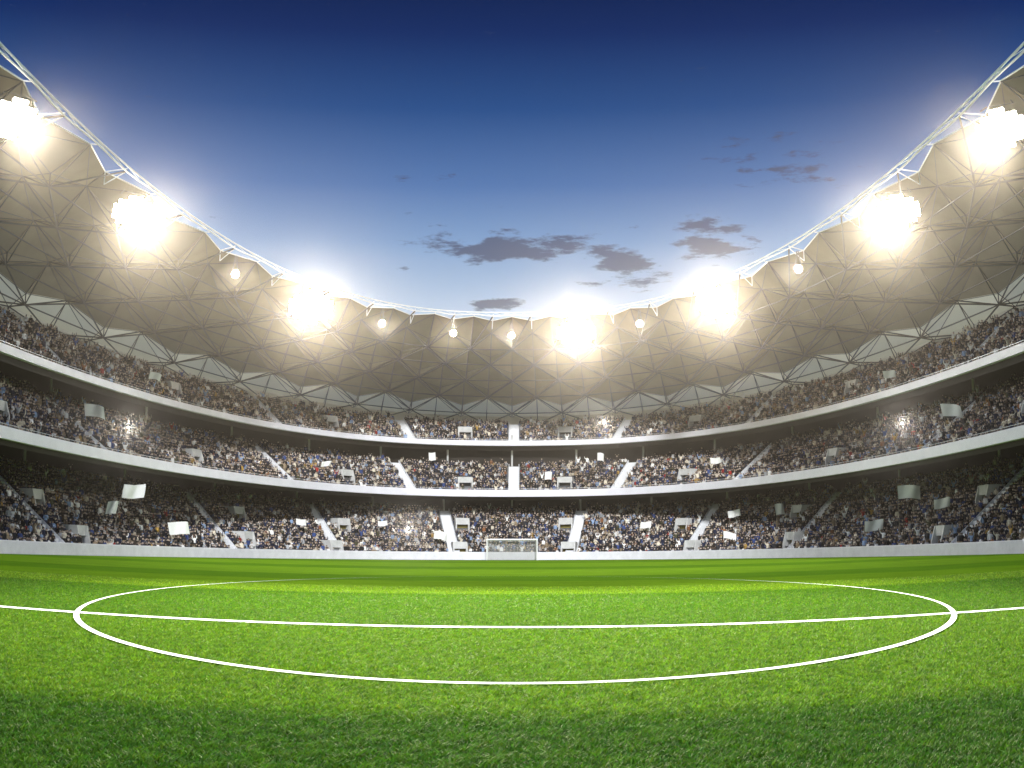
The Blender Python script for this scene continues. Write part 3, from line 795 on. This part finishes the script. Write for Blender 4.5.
# photographers' flashes going off in the stands
for (k, phi, r, lab) in ((1,-.322,.31,'camera flash firing in the lower stand left of the goal'), (2,-1.08,.35,'camera flash firing in the middle tier on the left side'),
                         (2,1.086,.41,'camera flash firing in the middle tier on the right side'), (3,.294,.37,'camera flash firing in the top tier right of centre')):
    M, dep, rise = frame_at(k, phi, r); P = M @ Vector((0,-.3,1.95)); c = empty('camera', P); tag(c, lab, 'camera', 'cameras flashing in the crowd')
    Mc = M.copy(); Mc.translation = P
    b = MB(); b.box(Mc, -.08, .08, -.04, .04, -.055, .055); b.tube(Mc @ Vector((0,-.04,0)), Mc @ Vector((0,-.13,0)), .038, 10); b.build('body', M_black, c)
    b = MB(); b.box(Mc, -.10, .10, -.055, -.01, .065, .19); b.build('flash', M_flash, c)
    L = bpy.data.lights.new('flash_light', 'SPOT'); L.energy = 11000; L.shadow_soft_size = .1; L.color = (1,1,1); L.spot_size = math.radians(40); L.spot_blend = 1.
    lo = bpy.data.objects.new('flash_light', L); COL.objects.link(lo); lo.parent = c; lo.location = (M.to_3x3() @ Vector((0,-.15,.25))); lo.rotation_euler = (Vector((0, 8, 2.5)) - P).to_track_quat('-Z', 'Y').to_euler()

# ------------------------------------------------------------------ haze
if HAZE:  # added volume: scatters the lamp beams into halos, in place of lens glow
    h = MB(); h.box(Matrix.Identity(4), -1000, 1000, -1000, 1000, -1.1, 45.)
    mh = bpy.data.materials.new('haze'); mh.use_nodes = True; nt = mh.node_tree; nt.nodes.remove(nt.nodes['Principled BSDF'])
    pv = nt.nodes.new('ShaderNodeVolumePrincipled'); pv.inputs['Color'].default_value = (1.,.90,.78,1); pv.inputs['Density'].default_value = .00013
    pv.inputs['Anisotropy'].default_value = .945
    nt.links.new(pv.outputs[0], nt.nodes['Material Output'].inputs['Volume'])
    ho = h.build('haze', mh); tag(ho, 'thin haze added to give the floodlights their glow', 'haze', kind='stuff')

# ------------------------------------------------------------------ sky, sun, camera
SUN_EL, SUN_AZ = math.radians(26), math.radians(177)     # azimuth clockwise from +y: behind the camera, to the right
W = bpy.data.worlds.new('World'); scene.world = W; W.use_nodes = True
nt = W.node_tree; N = nt.nodes; L = nt.links; bg = N['Background']
sky = N.new('ShaderNodeTexSky'); sky.sky_type = 'NISHITA'; sky.sun_disc = False; sky.sun_elevation = SUN_EL; sky.sun_rotation = SUN_AZ
tc = N.new('ShaderNodeTexCoord'); sp = N.new('ShaderNodeSeparateXYZ'); L.new(tc.outputs['Generated'], sp.inputs[0])
def math_(op, a=None, b=None, c=None):
    n = N.new('ShaderNodeMath'); n.operation = op
    for i, q in enumerate((a, b, c)):
        if q is None: continue
        if isinstance(q, (int, float)): n.inputs[i].default_value = q
        else: L.new(q, n.inputs[i])
    return n.outputs[0]
el = math_('MULTIPLY', math_('ARCSINE', sp.outputs['Z']), 180/PI)
az = math_('MULTIPLY', math_('ARCTAN2', sp.outputs['X'], sp.outputs['Y']), 180/PI)
# dusk gradient with height; bright stops overhead are added as unseen fill light
fac = math_('DIVIDE', el, 60.)
ramp = N.new('ShaderNodeValToRGB'); L.new(fac, ramp.inputs['Fac'])
def srgb(r, g_, b): return tuple(((c/255)/12.92 if c/255 <= .04045 else ((c/255+.055)/1.055)**2.4) for c in (r, g_, b)) + (1,)
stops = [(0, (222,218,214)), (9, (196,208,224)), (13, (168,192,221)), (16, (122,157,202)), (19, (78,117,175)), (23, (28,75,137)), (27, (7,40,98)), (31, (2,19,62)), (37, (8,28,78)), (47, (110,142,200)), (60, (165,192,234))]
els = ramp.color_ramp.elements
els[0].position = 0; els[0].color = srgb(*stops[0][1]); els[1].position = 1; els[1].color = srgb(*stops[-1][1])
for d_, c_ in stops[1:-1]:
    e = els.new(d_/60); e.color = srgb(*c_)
# thin dark dusk clouds low over the far rim
cmb = N.new('ShaderNodeCombineXYZ'); L.new(math_('MULTIPLY', az, .22), cmb.inputs[0]); L.new(math_('MULTIPLY', el, .75), cmb.inputs[1]); cmb.inputs[2].default_value = 3.7
nz = N.new('ShaderNodeTexNoise'); nz.inputs['Scale'].default_value = 2.1; nz.inputs['Detail'].default_value = 9; nz.inputs['Roughness'].default_value = .62
L.new(cmb.outputs[0], nz.inputs['Vector'])
mask = None
for (a0, e0, ra, re, am) in ((-.4,15.7,4.4,.95,.36), (6.4,14.5,2.0,1.3,.36), (11.0,15.8,2.6,1.3,.35), (-.6,12.7,2.4,.5,.30), (-5.6,14.6,1.0,.3,.2), (14.5,19.8,3.6,1.6,.20), (5.2,15.6,1.6,.5,.25), (-5.0,19.2,1.6,.3,.12)):
    q = math_('ADD', math_('POWER', math_('DIVIDE', math_('SUBTRACT', az, a0), ra), 2.), math_('POWER', math_('DIVIDE', math_('SUBTRACT', el, e0), re), 2.))
    g_ = math_('MULTIPLY', math_('EXPONENT', math_('MULTIPLY', q, -1.)), am)
    mask = g_ if mask is None else math_('MAXIMUM', mask, g_)
mr = N.new('ShaderNodeMapRange'); mr.inputs['From Min'].default_value = .66; mr.inputs['From Max'].default_value = .80; mr.interpolation_type = 'SMOOTHSTEP'
L.new(math_('ADD', nz.outputs['Fac'], mask), mr.inputs['Value'])
mix = N.new('ShaderNodeMix'); mix.data_type = 'RGBA'
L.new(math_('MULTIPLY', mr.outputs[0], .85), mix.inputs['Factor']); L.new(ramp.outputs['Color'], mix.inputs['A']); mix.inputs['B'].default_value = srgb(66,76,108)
# Nishita daylight tints the dusk gradient
mx2 = N.new('ShaderNodeMix'); mx2.data_type = 'RGBA'; mx2.inputs['Factor'].default_value = .02
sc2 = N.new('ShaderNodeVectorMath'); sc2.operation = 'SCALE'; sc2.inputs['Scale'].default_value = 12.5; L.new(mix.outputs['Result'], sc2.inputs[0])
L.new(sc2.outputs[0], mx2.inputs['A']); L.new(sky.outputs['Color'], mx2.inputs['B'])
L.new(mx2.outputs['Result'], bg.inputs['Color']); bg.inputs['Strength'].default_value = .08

S = bpy.data.lights.new('sun', 'SUN'); S.energy = 4.0; S.angle = math.radians(6); S.color = (.97,.985,1.)
so = bpy.data.objects.new('sun', S); COL.objects.link(so)
sd = Vector((math.sin(SUN_AZ)*math.cos(SUN_EL), math.cos(SUN_AZ)*math.cos(SUN_EL), math.sin(SUN_EL)))
so.rotation_euler = sd.to_track_quat('Z', 'Y').to_euler(); so.location = (0, -20, 60)

cd = bpy.data.cameras.new('camera'); cam = bpy.data.objects.new('camera', cd); COL.objects.link(cam); scene.camera = cam
cam.location = (0, 0, CAM_H); cam.rotation_euler = (PI/2 + PITCH, 0, 0)
cd.sensor_width = 36; cd.sensor_fit = 'HORIZONTAL'; cd.clip_start = .1; cd.clip_end = 5000
cd.lens = F_PX/1024*36
cd.type = 'PANO'
tgt = cd if hasattr(cd, 'panorama_type') else cd.cycles
tgt.panorama_type = 'FISHEYE_EQUISOLID'; tgt.fisheye_lens = F_PX/1024*36; tgt.fisheye_fov = math.radians(170)

scene.view_settings.view_transform = 'Standard'; scene.view_settings.look = 'None'
scene.view_settings.exposure = 0; scene.view_settings.gamma = 1; scene.view_settings.use_curve_mapping = False
scene.render.engine = 'CYCLES'
scene.cycles.use_denoising = True
scene.cycles.max_bounces = 6; scene.cycles.diffuse_bounces = 3; scene.cycles.glossy_bounces = 2; scene.cycles.transmission_bounces = 3
scene.cycles.volume_bounces = 0; scene.cycles.transparent_max_bounces = 8
scene.cycles.sample_clamp_indirect = 4.
